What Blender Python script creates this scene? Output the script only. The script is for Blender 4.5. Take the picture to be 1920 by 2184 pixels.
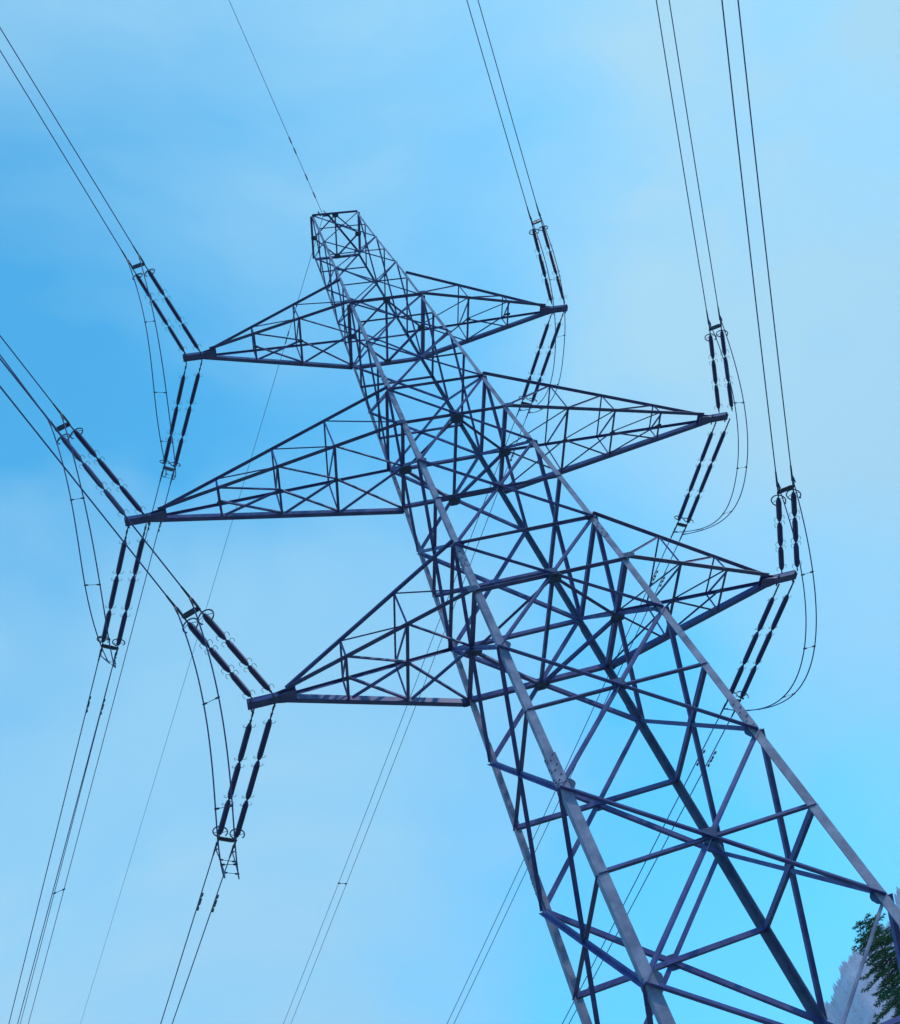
import bpy, bmesh, math, random
from mathutils import Vector, Matrix, Quaternion
random.seed(7)
for o in list(bpy.data.objects): bpy.data.objects.remove(o)
scene = bpy.context.scene
COL = scene.collection
V = Vector

# ------------------------------------------------------------------ camera
CAM = V((-12.26891, -28.55522, -24.47841))
FPX, PX, PY = 2160.859, 123.794, -131.197
RR = ((0.93682684, -0.05453271, -0.34551651), (-0.16380816, 0.80437055, -0.57109974), (0.30906693, 0.59161998, 0.74462301))
cam_data = bpy.data.cameras.new("camera")
cam = bpy.data.objects.new("camera", cam_data); COL.objects.link(cam)
r_, d_, f_ = (V(q) for q in RR)
m = Matrix((( r_.x, -d_.x, -f_.x), (r_.y, -d_.y, -f_.y), (r_.z, -d_.z, -f_.z))).to_4x4()
m.translation = CAM
cam.matrix_world = m
cam_data.sensor_fit = 'HORIZONTAL'; cam_data.sensor_width = 36
cam_data.lens = 36 * FPX / 1920
cam_data.shift_x = -PX / 1920; cam_data.shift_y = PY / 1920
cam_data.clip_start = 0.1; cam_data.clip_end = 12000
scene.camera = cam

# ------------------------------------------------------------------ sky and sun
SUN_EL, SUN_AZ = math.radians(34), math.radians(112)     # azimuth clockwise from +Y
world = bpy.data.worlds.new("World"); scene.world = world; world.use_nodes = True
nt = world.node_tree; nt.nodes.clear()
N = nt.nodes.new; LK = nt.links.new
wout = N('ShaderNodeOutputWorld'); bg = N('ShaderNodeBackground')
sky = N('ShaderNodeTexSky'); sky.sky_type = 'NISHITA'; sky.sun_disc = False
sky.sun_elevation = SUN_EL; sky.sun_rotation = SUN_AZ
sky.air_density = 1.0; sky.dust_density = 1.0; sky.ozone_density = 1.2; sky.altitude = 600
tc = N('ShaderNodeTexCoord')
mp = N('ShaderNodeMapping'); mp.inputs['Rotation'].default_value = (0.3, 0.2, 0.9); mp.inputs['Scale'].default_value = (1.5, 2.6, 2.0)
mp.inputs['Location'].default_value = (0.35, 1.7, 0.2)
LK(tc.outputs['Generated'], mp.inputs['Vector'])
nz = N('ShaderNodeTexNoise'); nz.inputs['Scale'].default_value = 1.25; nz.inputs['Detail'].default_value = 5; nz.inputs['Roughness'].default_value = 0.45; nz.inputs['Distortion'].default_value = 0.4
LK(mp.outputs['Vector'], nz.inputs['Vector'])
rp = N('ShaderNodeValToRGB'); rp.color_ramp.elements[0].position = 0.36; rp.color_ramp.elements[0].color = (0, 0, 0, 1)
rp.color_ramp.elements[1].position = 0.72; rp.color_ramp.elements[1].color = (1, 1, 1, 1)
LK(nz.outputs['Fac'], rp.inputs['Fac'])
# broad banks of thin high cloud, each round its own direction in the sky
def bank(c, lo, hi, amt):
    c = V(c).normalized()
    d = N('ShaderNodeVectorMath'); d.operation = 'DOT_PRODUCT'; d.inputs[1].default_value = c
    LK(warp.outputs['Vector'], d.inputs[0])
    q = N('ShaderNodeMapRange'); q.interpolation_type = 'SMOOTHSTEP'; q.inputs['From Min'].default_value = lo; q.inputs['From Max'].default_value = hi
    q.inputs['To Min'].default_value = 0.0; q.inputs['To Max'].default_value = amt
    LK(d.outputs['Value'], q.inputs['Value']); return q.outputs['Result']
wn = N('ShaderNodeTexNoise'); wn.inputs['Scale'].default_value = 2.2; wn.inputs['Detail'].default_value = 4
LK(tc.outputs['Generated'], wn.inputs['Vector'])
ws = N('ShaderNodeVectorMath'); ws.operation = 'MULTIPLY_ADD'; ws.inputs[1].default_value = (0.3, 0.3, 0.3)
wo = N('ShaderNodeVectorMath'); wo.operation = 'ADD'; wo.inputs[1].default_value = (-0.15, -0.15, -0.15)
LK(tc.outputs['Generated'], wo.inputs[0]); LK(wn.outputs['Color'], ws.inputs[0]); LK(wo.outputs['Vector'], ws.inputs[2]); warp = ws
def add(x, y, clamp=False):
    q = N('ShaderNodeMath'); q.operation = 'ADD'; q.use_clamp = clamp; LK(x, q.inputs[0]); LK(y, q.inputs[1]); return q.outputs['Value']
# stretched cirrus streaks
m2 = N('ShaderNodeMapping'); m2.inputs['Rotation'].default_value = (0.5, -0.55, 0.75); m2.inputs['Scale'].default_value = (0.9, 4.2, 4.2)
LK(warp.outputs['Vector'], m2.inputs['Vector'])
n2 = N('ShaderNodeTexNoise'); n2.inputs['Scale'].default_value = 1.6; n2.inputs['Detail'].default_value = 7; n2.inputs['Roughness'].default_value = 0.55
LK(m2.outputs['Vector'], n2.inputs['Vector'])
q2 = N('ShaderNodeMapRange'); q2.interpolation_type = 'SMOOTHSTEP'; q2.inputs['From Min'].default_value = 0.42; q2.inputs['From Max'].default_value = 0.68; q2.inputs['To Max'].default_value = 0.19
LK(n2.outputs['Fac'], q2.inputs['Value'])
c0 = N('ShaderNodeMath'); c0.operation = 'MULTIPLY'; c0.inputs[1].default_value = 0.22; LK(rp.outputs['Color'], c0.inputs[0])
cn = N('ShaderNodeMath'); cn.operation = 'ADD'; LK(c0.outputs['Value'], cn.inputs[0]); LK(q2.outputs['Result'], cn.inputs[1])
veil = add(add(bank((.82, .32, .50), .78, 1.0, 1.05), bank((-.04, .80, .58), .90, 1.0, .95)), add(add(bank((.04, .14, .98), .80, 1.0, .46), bank((-.24, .58, .78), .84, .99, -.46)), add(bank((.28, .86, .42), .91, 1.0, -.25), cn.outputs['Value'])), True)
tint = N('ShaderNodeMix'); tint.data_type = 'RGBA'; tint.blend_type = 'MULTIPLY'; tint.inputs['Factor'].default_value = 1.0
tint.inputs['B'].default_value = (0.235, 1.36, 1.48, 1)
LK(sky.outputs['Color'], tint.inputs['A'])
mx = N('ShaderNodeMix'); mx.data_type = 'RGBA'; mx.inputs['B'].default_value = (1.56, 2.68, 3.32, 1)
LK(veil, mx.inputs['Factor']); LK(tint.outputs['Result'], mx.inputs['A'])
LK(mx.outputs['Result'], bg.inputs['Color']); bg.inputs['Strength'].default_value = 0.15
LK(bg.outputs['Background'], wout.inputs['Surface'])

sd = bpy.data.lights.new("sun", 'SUN'); sd.energy = 1.4; sd.angle = math.radians(0.6); sd.color = (1.0, 0.95, 0.88)
sun = bpy.data.objects.new("sun", sd); COL.objects.link(sun)
sdir = V((math.sin(SUN_AZ) * math.cos(SUN_EL), math.cos(SUN_AZ) * math.cos(SUN_EL), math.sin(SUN_EL)))
sun.rotation_euler = sdir.to_track_quat('Z', 'Y').to_euler(); sun.location = (0, 0, 200)

scene.view_settings.view_transform = 'Standard'; scene.view_settings.look = 'None'
scene.view_settings.exposure = 1.0; scene.view_settings.gamma = 1.0
scene.render.engine = 'CYCLES'
scene.render.resolution_x = 900; scene.render.resolution_y = 1024
scene.cycles.max_bounces = 5; scene.cycles.volume_bounces = 0

# ------------------------------------------------------------------ materials
def material(name, c1, c2, rough=0.6, metal=0.0, scale=3.0, spec=0.4, fine=0.0):
    mt = bpy.data.materials.new(name); mt.use_nodes = True
    t = mt.node_tree; b = t.nodes['Principled BSDF']
    b.inputs['Roughness'].default_value = rough; b.inputs['Metallic'].default_value = metal
    b.inputs['Specular IOR Level'].default_value = spec
    co = t.nodes.new('ShaderNodeTexCoord'); n = t.nodes.new('ShaderNodeTexNoise')
    n.inputs['Scale'].default_value = scale; n.inputs['Detail'].default_value = 6; n.inputs['Roughness'].default_value = 0.6
    t.links.new(co.outputs['Object'], n.inputs['Vector'])
    r = t.nodes.new('ShaderNodeValToRGB'); r.color_ramp.elements[0].position = 0.38; r.color_ramp.elements[1].position = 0.62
    r.color_ramp.elements[0].color = (*c1, 1); r.color_ramp.elements[1].color = (*c2, 1)
    t.links.new(n.outputs['Fac'], r.inputs['Fac']); t.links.new(r.outputs['Color'], b.inputs['Base Color'])
    if fine:
        bp = t.nodes.new('ShaderNodeBump'); bp.inputs['Strength'].default_value = fine
        t.links.new(n.outputs['Fac'], bp.inputs['Height']); t.links.new(bp.outputs['Normal'], b.inputs['Normal'])
    return mt
M_LEG = material("lit_leg_steel", (0.14, 0.12, 0.22), (0.27, 0.23, 0.35), 0.6, 0.0, 1.6)  # lit look of the legs put into a base colour lighter than the braces
M_LEG_SHADED = material("shaded_leg_steel", (0.055, 0.065, 0.15), (0.10, 0.11, 0.21), 0.6, 0.0, 1.6)  # same leg steel, with shade put into a darker base colour
M_BRACE = material("dark_brace_steel", (0.045, 0.036, 0.19), (0.085, 0.080, 0.26), 0.55, 0.0, 1.3)
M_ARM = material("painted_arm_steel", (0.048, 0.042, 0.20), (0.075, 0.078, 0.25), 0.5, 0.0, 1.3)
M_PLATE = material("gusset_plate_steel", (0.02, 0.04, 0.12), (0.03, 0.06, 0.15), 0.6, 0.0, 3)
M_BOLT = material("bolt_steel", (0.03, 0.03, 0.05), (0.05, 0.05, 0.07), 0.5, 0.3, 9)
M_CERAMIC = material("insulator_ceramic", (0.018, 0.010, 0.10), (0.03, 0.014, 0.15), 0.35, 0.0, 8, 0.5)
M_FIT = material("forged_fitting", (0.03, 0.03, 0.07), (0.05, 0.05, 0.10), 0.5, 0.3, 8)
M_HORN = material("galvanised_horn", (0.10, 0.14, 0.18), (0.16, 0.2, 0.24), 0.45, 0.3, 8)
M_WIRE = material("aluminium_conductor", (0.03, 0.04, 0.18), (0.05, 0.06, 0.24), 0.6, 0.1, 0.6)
M_BARK = material("spruce_bark", (0.06, 0.04, 0.03), (0.12, 0.08, 0.06), 0.9, 0, 6, 0.2)
M_NEEDLE = material("spruce_needles", (0.04, 0.13, 0.08), (0.12, 0.24, 0.11), 0.75, 0, 1.8, 0.2)
M_FOREST = material("haze_tinted_needles", (0.36, 0.24, 0.32), (0.48, 0.34, 0.43), 0.9, 0, 0.03, 0.1)  # pale lilac of distant haze put into the tree colour
M_GROUND = material("meadow_ground", (0.17, 0.19, 0.12), (0.27, 0.26, 0.18), 0.95, 0, 0.02, 0.1)
M_FOREST_FLOOR = material("haze_tinted_ground", (0.34, 0.22, 0.30), (0.46, 0.32, 0.42), 0.95, 0, 0.02, 0.1)  # lilac haze put into the slope colour, as on the trees

# ------------------------------------------------------------------ helpers
def link(name, bm, mat, parent=None, smooth=False):
    me = bpy.data.meshes.new(name); bm.normal_update(); bm.to_mesh(me); bm.free()
    if smooth:
        for p in me.polygons: p.use_smooth = True
    me.materials.append(mat)
    o = bpy.data.objects.new(name, me); COL.objects.link(o)
    if parent is not None: o.parent = parent
    return o
def tag(o, label=None, cat=None, group=None, kind=None):
    if label: o['label'] = label
    if cat: o['category'] = cat
    if group: o['group'] = group
    if kind: o['kind'] = kind
    return o
def empty(name, loc=(0, 0, 0), parent=None):
    o = bpy.data.objects.new(name, None); o.empty_display_size = 0.2; COL.objects.link(o); o.location = loc
    if parent is not None: o.parent = parent
    return o
def prism(bm, ring0, ring1):
    a = [bm.verts.new(v) for v in ring0]; b = [bm.verts.new(v) for v in ring1]
    n = len(a)
    for i in range(n):
        j = (i + 1) % n
        bm.faces.new((a[i], a[j], b[j], b[i]))
    bm.faces.new(a[::-1]); bm.faces.new(b)
def lbar(bm, p0, p1, a, u, v, t=None, a1=None):
    """rolled steel angle: corner line p0-p1, flanges along u and v"""
    p0, p1 = V(p0), V(p1); a1 = a1 or a
    ax = (p1 - p0).normalized()
    u = V(u); u = (u - ax * u.dot(ax)).normalized()
    v = V(v); v = (v - ax * v.dot(ax)); v = (v - u * v.dot(u)).normalized()
    t = t or a * 0.1
    def ring(p, a, t): return [p, p + u * a, p + u * a + v * t, p + u * t + v * t, p + u * t + v * a, p + v * a]
    r0, r1 = ring(p0, a, t), ring(p1, a1, t * a1 / a)
    if ax.cross(u).dot(v) < 0: r0.reverse(); r1.reverse()
    prism(bm, r0, r1)
def tube(bm, pts, r, n=6, r1=None):
    pts = [V(p) for p in pts]; rings = []
    prev = None
    for i, p in enumerate(pts):
        t = (pts[min(i + 1, len(pts) - 1)] - pts[max(i - 1, 0)]).normalized()
        if prev is None:
            ref = V((0, 0, 1)) if abs(t.z) < 0.9 else V((1, 0, 0)); u = t.cross(ref).normalized()
        else: u = (prev - t * prev.dot(t)).normalized()
        prev = u; w = t.cross(u)
        rr = r if r1 is None else r + (r1 - r) * i / (len(pts) - 1)
        rings.append([bm.verts.new(p + (u * math.cos(k * math.tau / n) + w * math.sin(k * math.tau / n)) * rr) for k in range(n)])
    for a, b in zip(rings, rings[1:]):
        for k in range(n): bm.faces.new((a[k], a[(k + 1) % n], b[(k + 1) % n], b[k]))
    bm.faces.new(rings[0][::-1]); bm.faces.new(rings[-1])
def lathe(bm, prof, n=12, base=V((0, 0, 0)), q=None):
    rings = []
    for r, z in prof:
        ring = []
        for k in range(n):
            p = V((r * math.cos(k * math.tau / n), r * math.sin(k * math.tau / n), z))
            if q: p = q @ p
            ring.append(bm.verts.new(base + p))
        rings.append(ring)
    for a, b in zip(rings, rings[1:]):
        for k in range(n): bm.faces.new((a[k], a[(k + 1) % n], b[(k + 1) % n], b[k]))
    bm.faces.new(rings[0][::-1]); bm.faces.new(rings[-1])
def plate(bm, center, u, v, pts, th):
    """flat plate outline pts in the (u,v) plane around center"""
    u, v = V(u).normalized(), V(v).normalized(); n = u.cross(v).normalized(); c = V(center)
    bot = [c + u * a + v * b - n * th / 2 for a, b in pts]; top = [p + n * th for p in bot]
    prism(bm, bot, top)

# ------------------------------------------------------------------ tower geometry
ZL = [-14.59, -11.62, -8.65, -5.67, -2.79, 0.0, 2.77, 5.67, 8.56, 11.47, 14.54, 16.79, 19.46, 21.64, 23.95, 26.71, 28.65, 30.77, 32.72, 34.77, 36.95]
WL = [3.587, 3.466, 3.345, 3.227, 3.108, 3.0, 2.87, 2.741, 2.605, 2.469, 2.358, 2.27, 2.16, 2.075, 1.988, 1.895, 1.806, 1.70, 1.61, 1.53, 1.47]
ZB = [-26.1, -23.3, -20.4, -17.5]
ZL = ZB + ZL; WL = [4.05, 3.94, 3.82, 3.705] + WL
OFF = 4                                # ZL index of level "0"
def wz(z):
    for i in range(len(ZL) - 1):
        if z <= ZL[i + 1]: break
    f = (z - ZL[i]) / (ZL[i + 1] - ZL[i]); return WL[i] + (WL[i + 1] - WL[i]) * f
SG = {'A': (-1, -1), 'C': (1, -1), 'B': (-1, 1), 'D': (1, 1)}
def node(k, z, inset=0.0):
    w = wz(z) - inset; return V((SG[k][0] * w, SG[k][1] * w, z))
def legsize(z):
    for lim, s in ((-8, .31), (-2, .27), (3, .25), (9, .22), (15.2, .20), (21, .17), (27, .14), (99, .11)):
        if z < lim: return s
tower = empty("transmission_tower", (0, 0, -26.1))
tag(tower, "tall grey steel lattice pylon with six crossarms filling the middle of the photo", "pylon")
TZ = V((0, 0, 26.1))
def tl(bm):                                   # world -> tower-local
    bmesh.ops.translate(bm, verts=bm.verts, vec=TZ); return bm
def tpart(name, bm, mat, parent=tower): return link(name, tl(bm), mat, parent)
legs = {}
cuts = [-26.1, -17.0, -8.0, -2.0, 2.2, 9.2, 15.3, 21.3, 27.2, 36.95]
for k, (sx, sy) in SG.items():
    bm = bmesh.new()
    for z0, z1 in zip(cuts, cuts[1:]):
        a = legsize((z0 + z1) / 2)
        zz = [z0] + [z for z in ZL if z0 < z < z1] + [z1]
        for q0, q1 in zip(zz, zz[1:]):
            lbar(bm, node(k, q0, -.03), node(k, q1, -.03), a, (-sx, 0, 0), (0, -sy, 0), a * 0.11)
    legs[k] = tpart("leg", bm, M_LEG if k != "D" else M_LEG_SHADED)  # far leg takes the copy with shade in its colour
    # splices with bolts, where the photo shows them
    for zc in dict(A=(-8.0, 2.0, 15.3), C=(-8.0, 2.0), B=(-8.0,), D=())[k]:
        a = legsize(zc - .5); bm = bmesh.new()
        p0, p1 = node(k, zc - .55, -.045), node(k, zc + .55, -.045)
        lbar(bm, p0, p1, a * 1.06, (-sx, 0, 0), (0, -sy, 0), a * 0.08)
        tpart("splice_plate", bm, M_LEG, legs[k])
        for i in range(6):
            c = p0.lerp(p1, (i + .5) / 6); off = (.3, .72)[i % 2]
            for du, dn in ((V((-sx, 0, 0)), V((0, sy, 0))), (V((0, -sy, 0)), V((sx, 0, 0)))):
                if sx > 0 and du.x == 0: continue
                bb = bmesh.new(); b0 = c + du * a * off
                tube(bb, [b0 - dn * .01, b0 + dn * .03], 0.023, 6)
                tpart("bolt", bb, M_BOLT, legs[k])
FACES = [('A', 'C', V((0, -1, 0))), ('C', 'D', V((1, 0, 0))), ('D', 'B', V((0, 1, 0))), ('B', 'A', V((-1, 0, 0)))]
def brace(name, p0, p1, a, n, off=0.0, mat=M_BRACE, out=True, parent=tower):
    """angle bar lying in the face with outward normal n; second flange outward at the lower edge"""
    bm = bmesh.new(); ax = (p1 - p0).normalized()
    up = n.cross(ax).normalized()
    if up.z < 0: up = -up
    if abs(up.z) < 1e-4 and up.x < 0: up = -up
    o = n * off - up * a / 2
    lbar(bm, p0 + o, p1 + o, a, up, n if out else -n, max(a * .1, .008))
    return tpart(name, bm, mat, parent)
def bsize(z):
    return .155 if z < -5 else .15 if z < 4 else .13 if z < 13 else .10 if z < 22 else .078
panels = [(0, 2), (2, 4), (4, 6), (6, 8), (8, 10), (10, 12), (12, 14), (14, 16), (16, 18), (18, 20), (20, 22), (22, 24)]
for lo, hi in panels:
    zl, zm, zh = ZL[lo], ZL[lo + 1], ZL[hi]
    for fa, fb, n in FACES:
        a = bsize(zl)
        slim = fa == 'A' and abs(zl + 20.4) < .01
        brace("diagonal_brace", node(fa, zl), node(fb, zh), .085 if slim else a, n, -.03, mat=M_LEG if slim else M_BRACE)
        brace("diagonal_brace", node(fb, zl), node(fa, zh), a, n, .012)
        # plates at face centre and on the legs
        c = (node(fa, zm) + node(fb, zm)) / 2
        # crossing point of the diagonals
        wl, wh = wz(zl), wz(zh); zc = zl + (zh - zl) * wl / (wl + wh)
        side_ = n.cross(V((0, 0, 1)))
        s = .24 if zl < 13 else .17
        bm = bmesh.new(); cc = n * (wz(zc) + .035) + V((0, 0, zc))
        plate(bm, cc, side_, V((0, 0, 1)), [(-s, -s * .8), (-s * .5, -s * 1.1), (s * .5, -s * 1.1), (s, -s * .8), (s, s * .7), (s * .55, s), (-s * .55, s), (-s, s * .7)], .016)
        tpart("gusset_plate", bm, M_PLATE)
        if zm in (ZL[OFF + 5], ZL[OFF + 9]): brace("horizontal_strut", node(fa, zc), node(fb, zc), a * 1.3, n, -.075)
        elif zl < 26:
            brace("horizontal_strut", node(fa, zc), node(fb, zc), a * 1.0, n, -.075)
        else: brace("horizontal_strut", node(fa, zc), node(fb, zc), a * .85, n, -.06)
for lo in (0, 2, 4, 6, 8, 10):
    z0 = ZL[lo + OFF]
    for fa, fb, n in FACES:
        for k, sgn in ((fa, 1), (fb, -1)):
            if n.y > 0 or n.x > 0: continue
            dirx = (node(fb, z0) - node(fa, z0)).normalized() * sgn
            bm = bmesh.new(); s = legsize(z0) * .72
            plate(bm, node(k, z0) + dirx * legsize(z0) + n * .008, dirx, V((0, 0, 1)), [(-s * .5, -s * 1.0), (s * .35, -s * .75), (s * .75, -s * .2), (s * .75, s * .2), (s * .35, s * .75), (-s * .5, s * 1.0)], .014)
            tpart("joint_plate", bm, M_PLATE)
# strong horizontals where the crossarm chords run through the body
for idx, a in ((OFF + 6, .16), (OFF + 10, .15), (OFF + 14, .19), (OFF + 20, .14)):
    for fa, fb, n in FACES:
        brace("horizontal_strut", node(fa, ZL[idx]), node(fb, ZL[idx]), a, n, .02)
# horizontal diaphragms
for idx, a in ((OFF + 5, .13), (OFF + 9, .125), (OFF + 14, .11), (OFF + 20, .085)):
    z = ZL[idx] - .1; w = wz(z)
    mids = [V((0, -w, z)), V((w, 0, z)), V((0, w, z)), V((-w, 0, z))]
    for i in range(4):
        p0, p1 = mids[i], mids[(i + 1) % 4]
        bm = bmesh.new(); h = (p1 - p0).cross(V((0, 0, 1))).normalized()
        lbar(bm, p0 - h * a / 2 + V((0, 0, -.004 * i)), p1 - h * a / 2 + V((0, 0, -.004 * i)), a, h, (0, 0, 1), .012)
        tpart("plan_brace", bm, M_BRACE)
    bm = bmesh.new(); lbar(bm, mids[0] + V((-a / 2, 0, .03)), mids[2] + V((-a / 2, 0, .03)), a, (1, 0, 0), (0, 0, 1), .012)
    tpart("plan_brace", bm, M_BRACE)
    for mdp in mids:
        bm = bmesh.new(); s = .3 if idx < OFF + 12 else .2
        plate(bm, V((mdp.x * .985, mdp.y * .985, mdp.z - .03)), (1, 0, 0), (0, 1, 0), [(-s, -s * .5), (-s * .5, -s * .8), (s * .5, -s * .8), (s, -s * .5), (s, s * .5), (s * .5, s * .8), (-s * .5, s * .8), (-s, s * .5)], .016)
        tpart("gusset_plate", bm, M_PLATE)
# top frame extra members and earth wire bracket
zt = ZL[-1] + .08; wt = WL[-1]
for p0, p1, a in ((V((-.55, -wt, zt)), V((wt, wt, zt)), .14), (V((-wt, -wt, zt)), V((wt, 0, zt)), .06)):
    bm = bmesh.new(); h = (p1 - p0).cross(V((0, 0, 1))).normalized(); lbar(bm, p0, p1, a, h, (0, 0, 1), .012); tpart("plan_brace", bm, M_BRACE)
KEW = V((-.7, -1.3, 37.25))
bm = bmesh.new()
plate(bm, V((-.55, -1.42, 37.05)), (1, 0, 0), (0, 0, 1), [(-.28, -.2), (.22, -.2), (.16, .22), (-.22, .22)], .05)
tube(bm, [(-.95, -1.47, 36.9), (-.98, -1.5, 37.45)], .05, 8); tube(bm, [(-.55, -1.47, 37.1), (-.62, -1.55, 37.45)], .035, 8)
tpart("earth_wire_bracket", bm, M_PLATE)

# ------------------------------------------------------------------ crossarms
def crossarm(sx, ib, it, xt, stations, ca, ty):
    zb, zt = ZL[OFF + ib], ZL[OFF + it]; wb, wt = wz(zb), wz(zt)
    tipz = zb
    roots = dict(P=V((sx * wt, -wt, zt)), Q=V((sx * wb, -wb, zb)), R=V((sx * wt, wt, zt)), S=V((sx * wb, wb, zb)))
    tips = dict(P=V((sx * (xt - .22), ty - .12, tipz + .05)), Q=V((sx * (xt - .2), ty - .24, tipz)), R=V((sx * xt, ty + .13, tipz + .13)), S=V((sx * (xt - .2), ty + .1, tipz)))
    for dct in (roots, tips):
        dct['P'] += V((0, -.10, .12)); dct['Q'] += V((0, -.10, .05))
    def at(ch, x):
        r0, t0 = roots[ch], tips[ch]; f = (x - abs(r0.x)) / (abs(t0.x) - abs(r0.x)); return r0.lerp(t0, f)
    # tip plates = the crossarm object, children are its chords and braces
    bm = bmesh.new(); X = sx
    for zz, th in ((tipz - .05, .03), (tipz + .13, .025)):
        pts = [(xt - .50, -.30), (xt - .05, -.25), (xt + .2, -.18), (xt + 1.22, -.18), (xt + 1.22, .18), (xt + .2, .18), (xt - .05, .25), (xt - .50, .30)]
        pts = [(X * a, b) for a, b in pts]
        if X < 0: pts.reverse()
        plate(bm, V((0, ty, zz)), (1, 0, 0), (0, 1, 0), pts, th)
    for yy in (ty - .16, ty + .16):
        plate(bm, V((X * (xt + .67), yy, tipz + .04)), (1, 0, 0), (0, 0, 1), [(-.55, -.075), (.55, -.075), (.55, .075), (-.55, .075)], .02)
    plate(bm, V((X * (xt + 1.205), ty, tipz + .04)), (0, 1, 0), (0, 0, 1), [(-.178, -.09), (.178, -.09), (.178, .09), (-.178, .09)], .028)
    arm = tpart("crossarm", bm, M_ARM)
    bb = bmesh.new()
    for bx in (.1, .45, .8): 
        for by in (-.1, .1): tube(bb, [(X * (xt + bx), ty + by, tipz - .064), (X * (xt + bx), ty + by, tipz - .09)], .024, 6)
    for bx in (.30, 1.1):
        for ysn in (-1, 1): tube(bb, [(X * (xt + bx), ty + ysn * .12, tipz - .05), (X * (xt + bx), ty + ysn * .30, tipz - .05)], .035, 6)
    tag(tpart("plate_bolts", bb, M_BOLT, arm), kind="stuff")
    for ch, a in (('P', ca), ('Q', ca), ('R', ca * .6), ('S', ca * 1.2)):
        bm = bmesh.new(); ysn = -1 if ch in 'PQ' else 1
        p0, p1 = roots[ch] + V((0, 0, 0)), tips[ch]
        if ch == 'S': lbar(bm, p0 + V((0, a * .1, -.02)), p1 + V((0, a * .0, -.02)), a, (0, 1, 0), (0, 0, 1), a * .1)
        elif ch in 'PQ': lbar(bm, p0 + V((0, a * .45, .0)), p1 + V((0, a * .45, .0)), a, (0, -1, 0), (0, 0, 1), a * .1)
        else: lbar(bm, p0 + V((0, a * .3, .02)), p1 + V((0, a * .1, .02)), a, (0, -1, 0), (0, 0, -1), a * .1)
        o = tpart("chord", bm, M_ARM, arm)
    def bar(p0, p1, a, hint, name="lattice_brace"):
        bm = bmesh.new(); ax = (p1 - p0).normalized(); u = V(hint).cross(ax).normalized()
        lbar(bm, p0 - u * a / 2, p1 - u * a / 2, a, u, hint, max(.008, a * .12)); return tpart(name, bm, M_BRACE, arm)
    xs = stations + [None]
    def pt(ch, x): return roots[ch] if x is None else at(ch, x)
    def mid(x): return (pt('Q', x) + pt('S', x)) / 2 + V((0, 0, .02))
    th = ca * .42; md = ca * .6
    for i, x in enumerate(stations):
        # transverse frame at the station
        P, Q, R_, S = (at(c_, x) for c_ in 'PQRS')
        bar(Q, S, ca * (.55 if i < len(stations) - 1 else .7), (0, 0, 1), "cross_strut")
        bar(P, Q, th, (0, -1, 0)); bar(R_, S, th, (0, 1, 0)); bar(P, R_, th, (0, 0, 1)); bar(Q + V((sx * .05, 0, 0)), R_ + V((sx * .05, 0, 0)), th * .8, (1, 0, 0))
        nx = xs[i + 1]
        bar(P, pt('Q', nx), th * .85, (0, -1, 0))
        bar(mid(x) + V((0, 0, .03)), pt('S', nx) + V((0, 0, .05)), md * .8, (0, 0, 1))
        bar(S + V((-sx * .15, 0, .0)), mid(nx), md * .8, (0, 0, 1))
        bar(Q + V((0, 0, .02)), mid(nx) + V((0, 0, .06)), th * .9, (0, 0, 1))
        bm = bmesh.new(); m_ = mid(x); s = .13
        plate(bm, m_ + V((0, 0, -.035)), (1, 0, 0), (0, 1, 0), [(-s, -s * .6), (s, -s * .6), (s, s * .6), (-s, s * .6)], .012)
        tpart("gusset_plate", bm, M_PLATE, arm)
    # root gussets
    for ch in 'QS':
        bm = bmesh.new(); rt = roots[ch]; s = .2
        ysn = -1 if ch in 'PQ' else 1
        plate(bm, rt + V((sx * .1, ysn * .06, 0)), (1, 0, 0), (0, 0, 1), [(-s, -s * .6), (s * .8, -s * .6), (s * 1.2, 0), (s * .8, s * .6), (-s, s * .6)], .016)
        tpart("gusset_plate", bm, M_PLATE, arm)
    return arm
LAY = {'B': (5, 6, 10.1, [7.75, 5.5], .185, .13), 'M': (9, 10, 13.5, [10.75, 8.15, 5.6], .18, .27), 'T': (14, 15, 9.8, [7.25, 4.8], .17, .05)}
for lv, a in LAY.items():
    for sx in (-1, 1): crossarm(sx, *a)

# ------------------------------------------------------------------ insulator sets, wires, jumpers
UP = [
('LT',0,(-10.842,-0.132,23.95),(-12.725,-4.916,24.945),3.5119,0.2188),
('LT',1,(-10.097,-0.16,23.95),(-12.142,-5.358,24.356),3.5192,0.2176),
('LM',0,(-14.586,0.088,11.47),(-16.511,-4.436,12.136),3.5294,0.1981),
('LM',1,(-13.885,0.1,11.47),(-15.976,-4.815,11.862),3.5543,0.1901),
('LB',0,(-11.099,-0.114,0.0),(-12.864,-4.331,0.405),3.5358,0.1604),
('LB',1,(-10.426,-0.194,0.0),(-12.363,-4.821,0.161),3.5439,0.1577),
('RT',0,(10.826,-0.287,23.95),(9.331,-5.236,25.016),3.4352,0.2092),
('RT',1,(10.013,-0.302,23.95),(8.461,-5.442,24.217),3.4354,0.2092),
('RM',0,(14.947,-0.029,11.47),(13.621,-4.919,12.062),3.4079,0.1788),
('RM',1,(14.162,-0.086,11.47),(12.846,-4.94,11.802),3.4047,0.1775),
('RB',0,(11.313,-0.16,-0.0),(10.076,-4.726,0.241),3.4096,0.1498),
('RB',1,(10.543,-0.212,0.0),(9.333,-4.678,0.128),3.4028,0.1466)]
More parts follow.
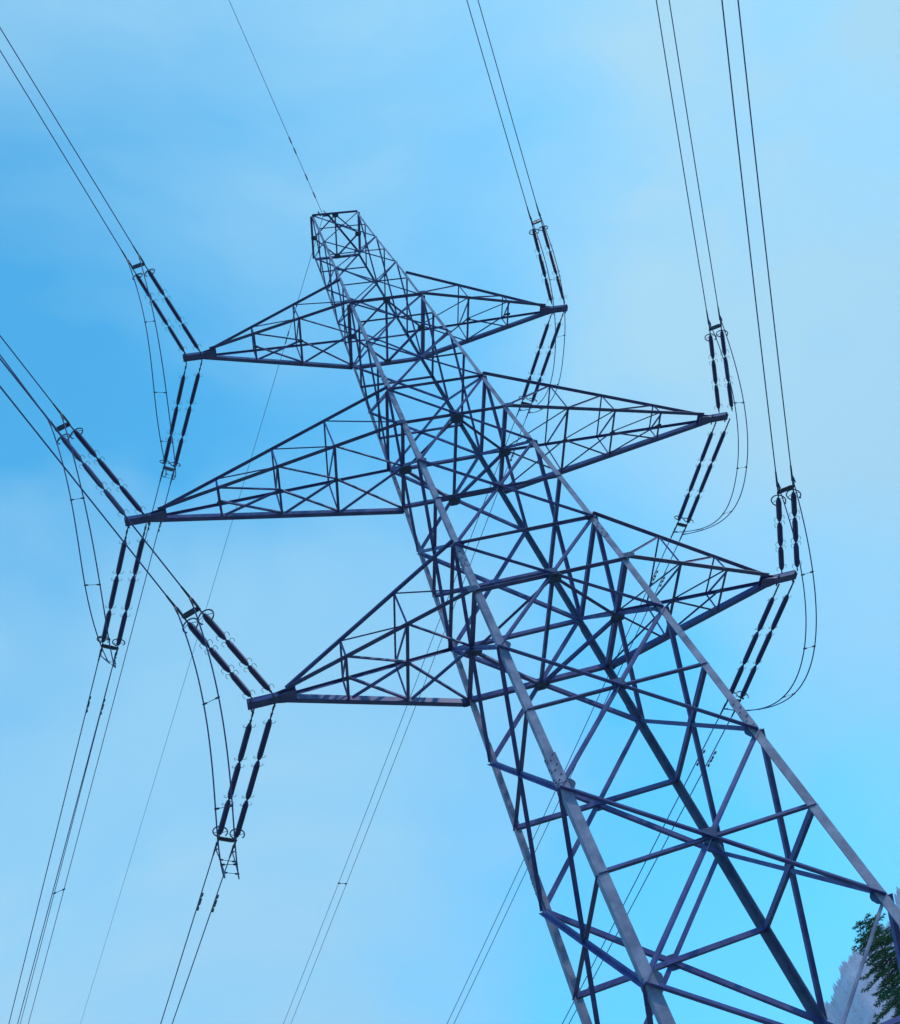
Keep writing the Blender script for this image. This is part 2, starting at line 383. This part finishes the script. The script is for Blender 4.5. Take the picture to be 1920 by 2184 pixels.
DN = [
('LT',0,(-10.884,0.38,23.95),(-12.951,6.194,23.026),-0.3417,-0.0230),
('LT',1,(-10.084,0.334,23.95),(-12.448,6.985,23.686),-0.3413,-0.0233),
('LM',0,(-14.64,0.546,11.47),(-16.741,6.563,10.853),-0.3331,0.0158),
('LM',1,(-13.898,0.57,11.47),(-16.182,7.112,10.999),-0.3387,0.0165),
('LB',0,(-11.112,0.383,0.0),(-13.092,6.504,-0.543),-0.3066,-0.0079),
('LB',1,(-10.39,0.371,0.0),(-12.514,6.939,-0.565),-0.3186,-0.0028),
('RT',0,(10.816,0.244,23.95),(9.102,6.521,23.759),-0.2669,0.0162),
('RT',1,(10.032,0.262,23.95),(8.419,6.171,23.678),-0.2667,0.0189),
('RM',0,(14.912,0.462,11.47),(13.3,7.002,11.034),-0.2424,-0.0081),
('RM',1,(14.124,0.402,11.47),(12.606,6.559,10.907),-0.2409,-0.0066),
('RB',0,(11.313,0.458,0.0),(9.86,7.124,-0.452),-0.2170,-0.0089),
('RB',1,(10.568,0.439,0.0),(9.187,6.773,-0.433),-0.2126,-0.0129)]
JUMP = {'RT0': [4.247, 0.188, 2.615, 0.064, -0.237, -0.01], 'RT1': [4.391, 0.282, 2.122, -0.052, -0.202, 0.359], 'RM0': [4.598, -0.046, 2.158, 0.266, 1.084, 0.178], 'RM1': [4.621, 0.109, 2.096, 0.153, 0.563, 0.667], 'RB0': [3.674, 0.042, 1.995, 0.135, 0.719, 0.15], 'RB1': [3.715, 0.161, 2.036, 0.078, 0.147, 0.205], 'LT0': [4.197, 0.487, 2.499, -0.024, -0.304, 0.782], 'LT1': [4.199, 0.388, 2.558, -0.008, -0.184, 0.335], 'LM0': [4.191, 0.718, 2.4, -0.046, 0.261, 0.971], 'LM1': [4.201, 0.468, 2.53, -0.046, -0.536, 0.282], 'LB0': [4.201, 0.416, 2.259, -0.094, -0.543, 0.807], 'LB1': [4.197, 0.324, 2.196, -0.105, -0.737, 0.569]}
KUP, KDN = -0.00051846, 0.00015204
ARMN = {'LT': 'upper left', 'LM': 'middle left', 'LB': 'lower left', 'RT': 'upper right', 'RM': 'middle right', 'RB': 'lower right'}

_rod = {}
def rod_mesh(L, R=.112):
    key = round(L, 3)
    if key in _rod: return _rod[key]
    bm = bmesh.new(); prof = [(.03, 0), (.06, .002), (.075, .02), (.075, .06), (.06, .07)]
    z = .075; n = int((L - .15) / .055); st = (L - .15) / n
    for i in range(n):
        e = min(1, .8 + .1 * min(i, n - 1 - i))
        prof += [(.06, z), (R * e, z + st * .4), (R * e, z + st * .62), (.06, z + st * .85)]; z += st
    prof += [(.06, L - .07), (.075, L - .06), (.075, L - .02), (.06, L - .002), (.03, L)]
    lathe(bm, prof, 10)
    me = bpy.data.meshes.new("insulator_rod"); bm.normal_update(); bm.to_mesh(me); bm.free(); me.materials.append(M_CERAMIC)
    for p in me.polygons: p.use_smooth = True
    _rod[key] = me; return me
def child(name, me, parent, loc=(0, 0, 0)):
    o = bpy.data.objects.new(name, me); COL.objects.link(o); o.parent = parent; o.location = loc; return o
def arc(bm, r, a0, a1, z, tr, tilt=0, n=22, cx=0.0, bead=0.0):
    pts = []
    for i in range(n + 1):
        t = a0 + (a1 - a0) * i / n
        pts.append((cx + r * math.cos(t), r * math.sin(t), z + tilt * r * math.sin(t)))
    tube(bm, pts, tr, 6)
    if bead:
        c = V(pts[0]); lathe(bm, [(.003, -bead), (bead * .8, -bead * .5), (bead, 0), (bead * .8, bead * .5), (.003, bead)], 8, c)
_m = {}
def shared(key, build, mat):
    if key not in _m:
        bm = bmesh.new(); build(bm); me = bpy.data.meshes.new(key); bm.normal_update(); bm.to_mesh(me); bm.free(); me.materials.append(mat); _m[key] = me
    return _m[key]
def b_ring(bm):
    arc(bm, .27, math.radians(-60), math.radians(235), 0, .026, .12, 26, 0, .05)
    tube(bm, [(.27, 0, 0), (0, 0, .1)], .012, 5); tube(bm, [(-.27, 0, 0), (0, 0, .1)], .012, 5)
def b_horn(bm):
    for s in (-1, 1):
        pts = [(s * .05, 0, 0)] + [(s * (.15 - .07 * math.cos(t)), .07 * math.sin(t) * .4, .02 + .09 * math.sin(t)) for t in [math.radians(a) for a in range(0, 250, 30)]]
        tube(bm, pts, .010, 5)
def link_chain(bm, L):
    n = max(1, int(round(L / .16))); st = L / n
    for i in range(n):
        z0, z1 = i * st, (i + 1) * st
        w = V((.028, 0, 0)) if i % 2 else V((0, .028, 0))
        tube(bm, [V((0, 0, z0)) + w, V((0, 0, z1)) + w], .012, 5); tube(bm, [V((0, 0, z0)) - w, V((0, 0, z1)) - w], .012, 5)
        tube(bm, [V((0, 0, z0)) + w * 1.6, V((0, 0, z0)) - w * 1.6], .02, 6)
def wire_dir(th, s): return V((math.sin(th), math.cos(th), s)).normalized()
def clamp_pts(Y, d, L): return V(Y), V(Y) + d * L
def ins_set(ph, rows, up):
    A = [V(r[2]) for r in rows]; Y = [V(r[3]) for r in rows]
    if up: fr = dict(l0=.04, rods=[(.05, .335), (.36, .635), (.665, .93)], ring=.905)
    else: fr = dict(l0=.10, rods=[(.11, .385), (.405, .675), (.695, .965)], ring=.945)
    z = A[0].z; base = (A[0] + A[1]) / 2
    side_txt = "running up the photo" if up else "running down the photo"
    root = empty("tension_insulator_set", base)
    tag(root, "dark twin insulator strings from the %s arm tip %s" % (ARMN[ph], side_txt), "insulator", "twin insulator strings on the crossarm tips")
    for i in (0, 1):
        v = Y[i] - A[i]; L = v.length; q = v.to_track_quat('Z', 'Y')
        bm = bmesh.new()
        link_chain(bm, L * fr['rods'][0][0])
        for (a0, a1), (b0, b1) in zip(fr['rods'], fr['rods'][1:]):
            tube(bm, [(0, 0, a1 * L - .01), (0, 0, b0 * L + .01)], .035, 8)
        tube(bm, [(0, 0, fr['rods'][2][1] * L - .01), (0, 0, L)], .028, 6)
        tube(bm, [(0, 0, 0), (0, 0, L)], .026, 6)
        s = link("insulator_string", bm, M_FIT, root)
        s.location = A[i] - base; s.rotation_mode = 'QUATERNION'; s.rotation_quaternion = q
        for a0, a1 in fr['rods']:
            child("insulator_rod", rod_mesh((a1 - a0) * L), s, (0, 0, a0 * L))
        for zz in [fr['rods'][0][0] + .012, fr['rods'][0][1] - .02, fr['rods'][1][0] + .02, fr['rods'][1][1] - .02, fr['rods'][2][0] + .02]:
            child("arcing_horn", shared("arcing_horn", b_horn, M_HORN), s, (0, 0, zz * L))
        child("corona_ring", shared("corona_ring", b_ring, M_FIT), s, (0, 0, fr['ring'] * L))
        # dead end clamp
        d = wire_dir(rows[i][4], rows[i][5]); bm = bmesh.new(); y0 = Y[i] - base
        tube(bm, [y0, y0 + d * .3], .03, 6); tube(bm, [y0 + d * .05 + V((.05, 0, 0)), y0 + d * .45 + V((.05, 0, 0))], .014, 5)
        tube(bm, [y0 + d * .28, y0 + d * .42, y0 + d * .7, y0 + d * 1.0], .05, 8, .032)
        tube(bm, [y0 + d * .55, y0 + d * .48 + V((0, 0, -.12)), y0 + d * .35 + V((0, 0, -.22))], .03, 6)
        link("dead_end_clamp", bm, M_FIT, root)
    bm = bmesh.new(); u = (Y[1] - Y[0]).normalized(); d = wire_dir(rows[0][4], rows[0][5]); v = (d - u * d.dot(u)).normalized()
    wdt = (Y[1] - Y[0]).length / 2
    plate(bm, (Y[0] + Y[1]) / 2 - base, u, v, [(-wdt - .05, -.06), (-wdt, -.1), (wdt, -.1), (wdt + .05, -.06), (wdt + .05, .04), (wdt * .6, .1), (-wdt * .6, .1), (-wdt - .05, .04)], .03)
    nn = u.cross(v)
    tube(bm, [(Y[0] + Y[1]) / 2 - base - u * wdt * .85, (Y[0] + Y[1]) / 2 - base + u * wdt * .85], .06, 8)
    link("yoke_plate", bm, M_FIT, root)
    return root
POS = {0: 'outer', 1: 'inner'}
def conductor(row, up):
    ph, i, A, Y, th, s = row; Y = V(Y); k = KUP if up else KDN
    d = wire_dir(th, s); h = V((math.sin(th), math.cos(th), 0)); T = 260 if up else 900
    bm = bmesh.new(); pts = []
    for j in range(49):
        t = .25 + T * (j / 48) ** 1.6
        kk = k if up else k * (1 if t < 400 else 1)
        pts.append(h * t + V((0, 0, s * t + kk * t * t)))
    tube(bm, pts, .024, 6)
    o = link("power_cable", bm, M_WIRE); o.location = Y
    where = "up out of the photo" if up else "down out of the photo"
    tag(o, "%s cable of the pair from %s arm %s" % (POS[i], ARMN[ph], where), "power cable", "overhead power cables of the pylon")
    if not up:
        for t0, sg in ((3.45, -1), (4.0, 1)):
            p = h * t0 + V((0, 0, s * t0)); bm = bmesh.new()
            tube(bm, [p, p + V((0, 0, -.12))], .02, 6)
            tube(bm, [p + V((0, 0, -.12)) - h * .17, p + V((0, 0, -.12)) + h * .17], .009, 5)
            for e in (-1, 1): tube(bm, [p + V((0, 0, -.12)) + h * e * .1, p + V((0, 0, -.13)) + h * e * .24], .05, 8)
            link("vibration_damper", bm, M_FIT, o)
    return o
def jumper(ph, u0, u1, d0, d1, spac):
    curves = []
    for u, d, i in ((u0, d0, 0), (u1, d1, 1)):
        sz, sx, p, sk, b, c2 = JUMP['%s%d' % (ph, i)]
        Cu = V(u[3]) + .5 * V((math.sin(u[4]), math.cos(u[4]), u[5])); Cd = V(d[3]) + .6 * V((math.sin(d[4]), math.cos(d[4]), d[5]))
        pts = []
        for j in range(61):
            t = j / 60; tw = t + sk * t * (1 - t)
            P = Cu.lerp(Cd, t) + V((0, 0, -sz)) * (1 - abs(2 * tw - 1) ** p) + V((1, 0, 0)) * (4 * t * (1 - t) * (sx + b * (t - .5) + c2 * ((t - .5) ** 2 * 4 - .3)))
            pts.append(P)
        curves.append(pts)
    base = (curves[0][30] + curves[1][30]) / 2
    root = empty("jumper_loop", base)
    tag(root, "slack jumper cable pair with thin spacers looping under the %s arm tip" % ARMN[ph], "jumper cable", "jumper loops under the crossarm tips")
    for pts in curves:
        bm = bmesh.new(); tube(bm, [q - base for q in pts], .024, 6); link("jumper_cable", bm, M_WIRE, root)
    for f in spac:
        j = int(round(f * 60)); a, b = curves[0][j] - base, curves[1][j] - base
        bm = bmesh.new(); tube(bm, [a, b], .011, 5)
        for e, g in ((a, b), (b, a)): tube(bm, [e - (g - e).normalized() * .03, e + (g - e).normalized() * .12], .032, 6)
        link("spacer", bm, M_FIT, root)
for ph in ARMN:
    u = [r for r in UP if r[0] == ph]; d = [r for r in DN if r[0] == ph]
    ins_set(ph, u, True); ins_set(ph, d, False)
    for r in u: conductor(r, True)
    for r in d: conductor(r, False)
    jumper(ph, u[0], u[1], d[0], d[1], [.16, .4, .62, .86, .95] if ph[0] == 'L' else [.2, .42, .66, .88])
def bundle_spacer(ph, t, lab):
    ps = []
    for r in [r for r in DN if r[0] == ph]:
        th, s = r[4], r[5]; ps.append(V(r[3]) + V((math.sin(th), math.cos(th), s)) * t + V((0, 0, KDN * t * t)))
    c = (ps[0] + ps[1]) / 2; bm = bmesh.new(); a, b = ps[0] - c, ps[1] - c
    tube(bm, [a, b], .022, 6)
    for e, g in ((a, b), (b, a)): tube(bm, [e - (g - e).normalized() * .05, e + (g - e).normalized() * .16], .06, 6)
    o = link("cable_spacer", bm, M_FIT); o.location = c; tag(o, lab, "spacer")
bundle_spacer('LT', 37.2, "small crossbar spacer joining two thin cables near the lower left corner of the photo")
bundle_spacer('RT', 50.8, "small crossbar spacer between the thin cable pair below the left crossarms")
for nm, th, s, T, clamps, txt in (("earth_wire", 3.46898, .19925, 240, (1.4, 2.6, 4.3, 5.0), "single thin earth wire rising from the pylon peak to the top edge"),
                          ("earth_wire", -.32625, .017556, 900, (6.6, 7.2, 8.9, 9.5), "single very thin earth wire falling from the pylon peak to the bottom left")):
    h = V((math.sin(th), math.cos(th), 0)); bm = bmesh.new()
    tube(bm, [h * (T * (j / 40) ** 1.5) + V((0, 0, s * T * (j / 40) ** 1.5 + .0001 * (T * (j / 40) ** 1.5) ** 2)) for j in range(41)], .016, 6)
    o = link(nm, bm, M_WIRE); o.location = KEW; tag(o, txt, "earth wire")
    for i, t in enumerate(clamps):
        p = h * t + V((0, 0, s * t)); bm = bmesh.new()
        tube(bm, [p - h * .2, p, p + h * .2], .04, 6); tube(bm, [p, p + V((0, 0, -.08))], .02, 5)
        link("wire_clamp", bm, M_FIT, o)

# ------------------------------------------------------------------ terrain
GZ = -26.1
def el_az(az):
    tab = [(-180, 6), (-20, 7), (0, 9), (15, 11), (22, 13), (26.9, 15.65), (27.5, 15.95), (28.4, 16.6), (29, 16.85), (30, 17.05), (31.7, 17.25), (32.7, 17.9), (36, 19.4), (42, 20.5), (60, 20), (90, 16), (120, 10), (180, 6)]
    for (a, e), (a2, e2) in zip(tab, tab[1:]):
        if az <= a2: return e + (e2 - e) * (az - a) / (a2 - a)
    return 6
def ridge_noise(az): return .10 * math.sin(az * 7.1) + .07 * math.sin(az * 17.3 + 1) + .04 * math.sin(az * 41 + 2)
def terrain(az, r):
    e = el_az(az) + ridge_noise(az); H = 2000 * math.tan(math.radians(e)) + (CAM.z - GZ)
    if r < 350: return 0.0
    t = min(1.6, (r - 350) / 1650)
    if t <= 1: return H * (t * t * (3 - 2 * t) * .45 + t ** 1.35 * .55) + 6 * math.sin(r * .013 + az * .4) * t * (1 - t)
    return H * (1 - (t - 1) * .35)
bm = bmesh.new()
rs = [0, 20, 50, 100, 200, 350, 450, 560, 700, 850, 1000, 1150, 1300, 1450, 1600, 1700, 1800, 1880, 1940, 2000, 2060, 2150, 2300, 2500]
azs = []; a = -180.0
while a < 180:
    azs.append(a); a += .4 if 18 <= a < 50 else 3.0
grid = []
for az in azs:
    row = []
    for r in rs[1:]:
        row.append(bm.verts.new((CAM.x + r * math.sin(math.radians(az)), CAM.y + r * math.cos(math.radians(az)), GZ + terrain(az, r))))
    grid.append(row)
cv = bm.verts.new((CAM.x, CAM.y, GZ))
for i in range(len(grid)):
    g0, g1 = grid[i], grid[(i + 1) % len(grid)]
    bm.faces.new((cv, g0[0], g1[0]))
    for j in range(len(g0) - 1): bm.faces.new((g0[j], g0[j + 1], g1[j + 1], g1[j]))
bmesh.ops.recalc_face_normals(bm, faces=bm.faces)
g = link("ground", bm, M_GROUND, smooth=True); tag(g, kind="structure")
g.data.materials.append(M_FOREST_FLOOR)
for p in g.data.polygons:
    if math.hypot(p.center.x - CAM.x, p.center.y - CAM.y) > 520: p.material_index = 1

# forest on the mountain side: one mass of conifers
bm = bmesh.new(); rnd = random.Random(3)
def conifer(bm, x, y, z, h):
    ph = rnd.random() * 6; w = h * rnd.uniform(.11, .16); n = 5
    for (zb, zt, rr) in ((.05, .55, 1.0), (.32, .8, .72), (.6, 1.0, .42)):
        ring = [bm.verts.new((x + w * rr * rnd.uniform(.75, 1.2) * math.cos(ph + k * math.tau / n), y + w * rr * rnd.uniform(.75, 1.2) * math.sin(ph + k * math.tau / n), z + h * zb)) for k in range(n)]
        top = bm.verts.new((x, y, z + h * zt))
        for k in range(n): bm.faces.new((ring[k], ring[(k + 1) % n], top))
for i in range(12000):
    az = rnd.uniform(24, 42); r = 1200 + 830 * rnd.random() ** .6
    if i < 1100: r = rnd.uniform(1960, 2010); az = rnd.uniform(25, 36)
    if rnd.random() < .5 and math.sin(az * 3 + r * .01) > .2: continue
    conifer(bm, CAM.x + r * math.sin(math.radians(az)), CAM.y + r * math.cos(math.radians(az)), GZ + terrain(az, r) - 1, rnd.uniform(6, 12) if r > 1930 else rnd.uniform(3, 7))
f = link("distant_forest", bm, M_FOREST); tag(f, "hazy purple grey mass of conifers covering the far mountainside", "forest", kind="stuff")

# ------------------------------------------------------------------ spruce at the lower right
def spruce(loc, H, seed):
    rnd = random.Random(seed)
    root = empty("spruce_tree", loc); tag(root, "dark green spruce with ragged branches at the lower right corner", "tree")
    bm = bmesh.new(); tube(bm, [(0, 0, 0), (.05, .02, H * .5), (0, 0, H * .97)], .2, 8, .02)
    brs = []; z = H * .12
    while z < H * .985:
        f_ = (H - z); rad = min(2.6, .3 + .62 * f_ ** .85)
        nb = 5 if f_ < 1.2 else 7; a0 = rnd.random() * 6
        for k in range(nb):
            brs.append((z + rnd.uniform(-.08, .08), a0 + k * math.tau / nb + rnd.uniform(-.3, .3), rad * rnd.uniform(.6, 1.25)))
        z += .20 + .03 * f_
    nb_ = bmesh.new()
    for z, a, L in brs:
        dx, dy = math.cos(a), math.sin(a); n = 7; pts = []
        lift = .45 if H - z < 1.5 else .1
        for j in range(n):
            s = j / (n - 1); pts.append(V((dx * L * s, dy * L * s, z + L * (lift * s - .62 * s * s + .34 * s ** 4) )))
        tube(bm, pts, .022, 4, .006)
        # side twigs with needles
        m_ = max(5, int(L * 15))
        for j in range(m_):
            s = .15 + .85 * (j + rnd.random()) / m_
            i0 = min(n - 2, int(s * (n - 1))); p = pts[i0].lerp(pts[i0 + 1], s * (n - 1) - i0)
            sd_ = 1 if j % 2 else -1; tl_ = (.12 + .38 * (1 - s)) * rnd.uniform(.6, 1.2) * min(1, L)
            dv = V((dx * .75 - dy * sd_, dy * .75 + dx * sd_, rnd.uniform(-.35, .15))).normalized()
            cnt = max(3, int(tl_ / .05))
            for q in range(cnt):
                c = p + dv * tl_ * (q + .5) / cnt
                for e in range(5):
                    nd = (dv + V((rnd.uniform(-.7, .7), rnd.uniform(-.7, .7), rnd.uniform(-.3, .7)))).normalized() * rnd.uniform(.07, .17)
                    sdv = nd.cross(V((rnd.random(), rnd.random(), 1))).normalized() * .014
                    nb_.faces.new([nb_.verts.new(c - sdv), nb_.verts.new(c + sdv), nb_.verts.new(c + nd)])
        e = pts[-1]
        for q in range(10):
            nd = (V((dx, dy, .3)) + V((rnd.uniform(-.8, .8), rnd.uniform(-.8, .8), rnd.uniform(-.6, .6)))).normalized() * rnd.uniform(.06, .16)
            sdv = nd.cross(V((0, .1, 1))).normalized() * .012
            nb_.faces.new([nb_.verts.new(e - sdv), nb_.verts.new(e + sdv), nb_.verts.new(e + nd)])
    link("trunk", bm, M_BARK, root); link("crown", nb_, M_NEEDLE, root)
AZT, DT = math.radians(30.75), 46.0
top_h = DT * math.tan(math.radians(18.25)) + (CAM.z - GZ)
spruce((CAM.x + DT * math.sin(AZT), CAM.y + DT * math.cos(AZT), GZ), top_h, 11)

# ------------------------------------------------------------------ haze
HAZE = 0.00026
if HAZE:
    bm = bmesh.new(); bmesh.ops.create_cube(bm, size=1.0)
    bmesh.ops.scale(bm, verts=bm.verts, vec=(5300, 5300, 860 + 30)); bmesh.ops.translate(bm, verts=bm.verts, vec=(CAM.x, CAM.y, GZ - 2 + 445))
    hm = bpy.data.materials.new("haze_air"); hm.use_nodes = True; t = hm.node_tree; t.nodes.clear()
    o_ = t.nodes.new('ShaderNodeOutputMaterial'); pv = t.nodes.new('ShaderNodeVolumePrincipled')
    pv.inputs['Density'].default_value = HAZE; pv.inputs['Color'].default_value = (.72, .72, .97, 1); pv.inputs['Anisotropy'].default_value = .0
    t.links.new(pv.outputs['Volume'], o_.inputs['Volume'])
    hz = link("haze", bm, hm); tag(hz, kind="stuff")
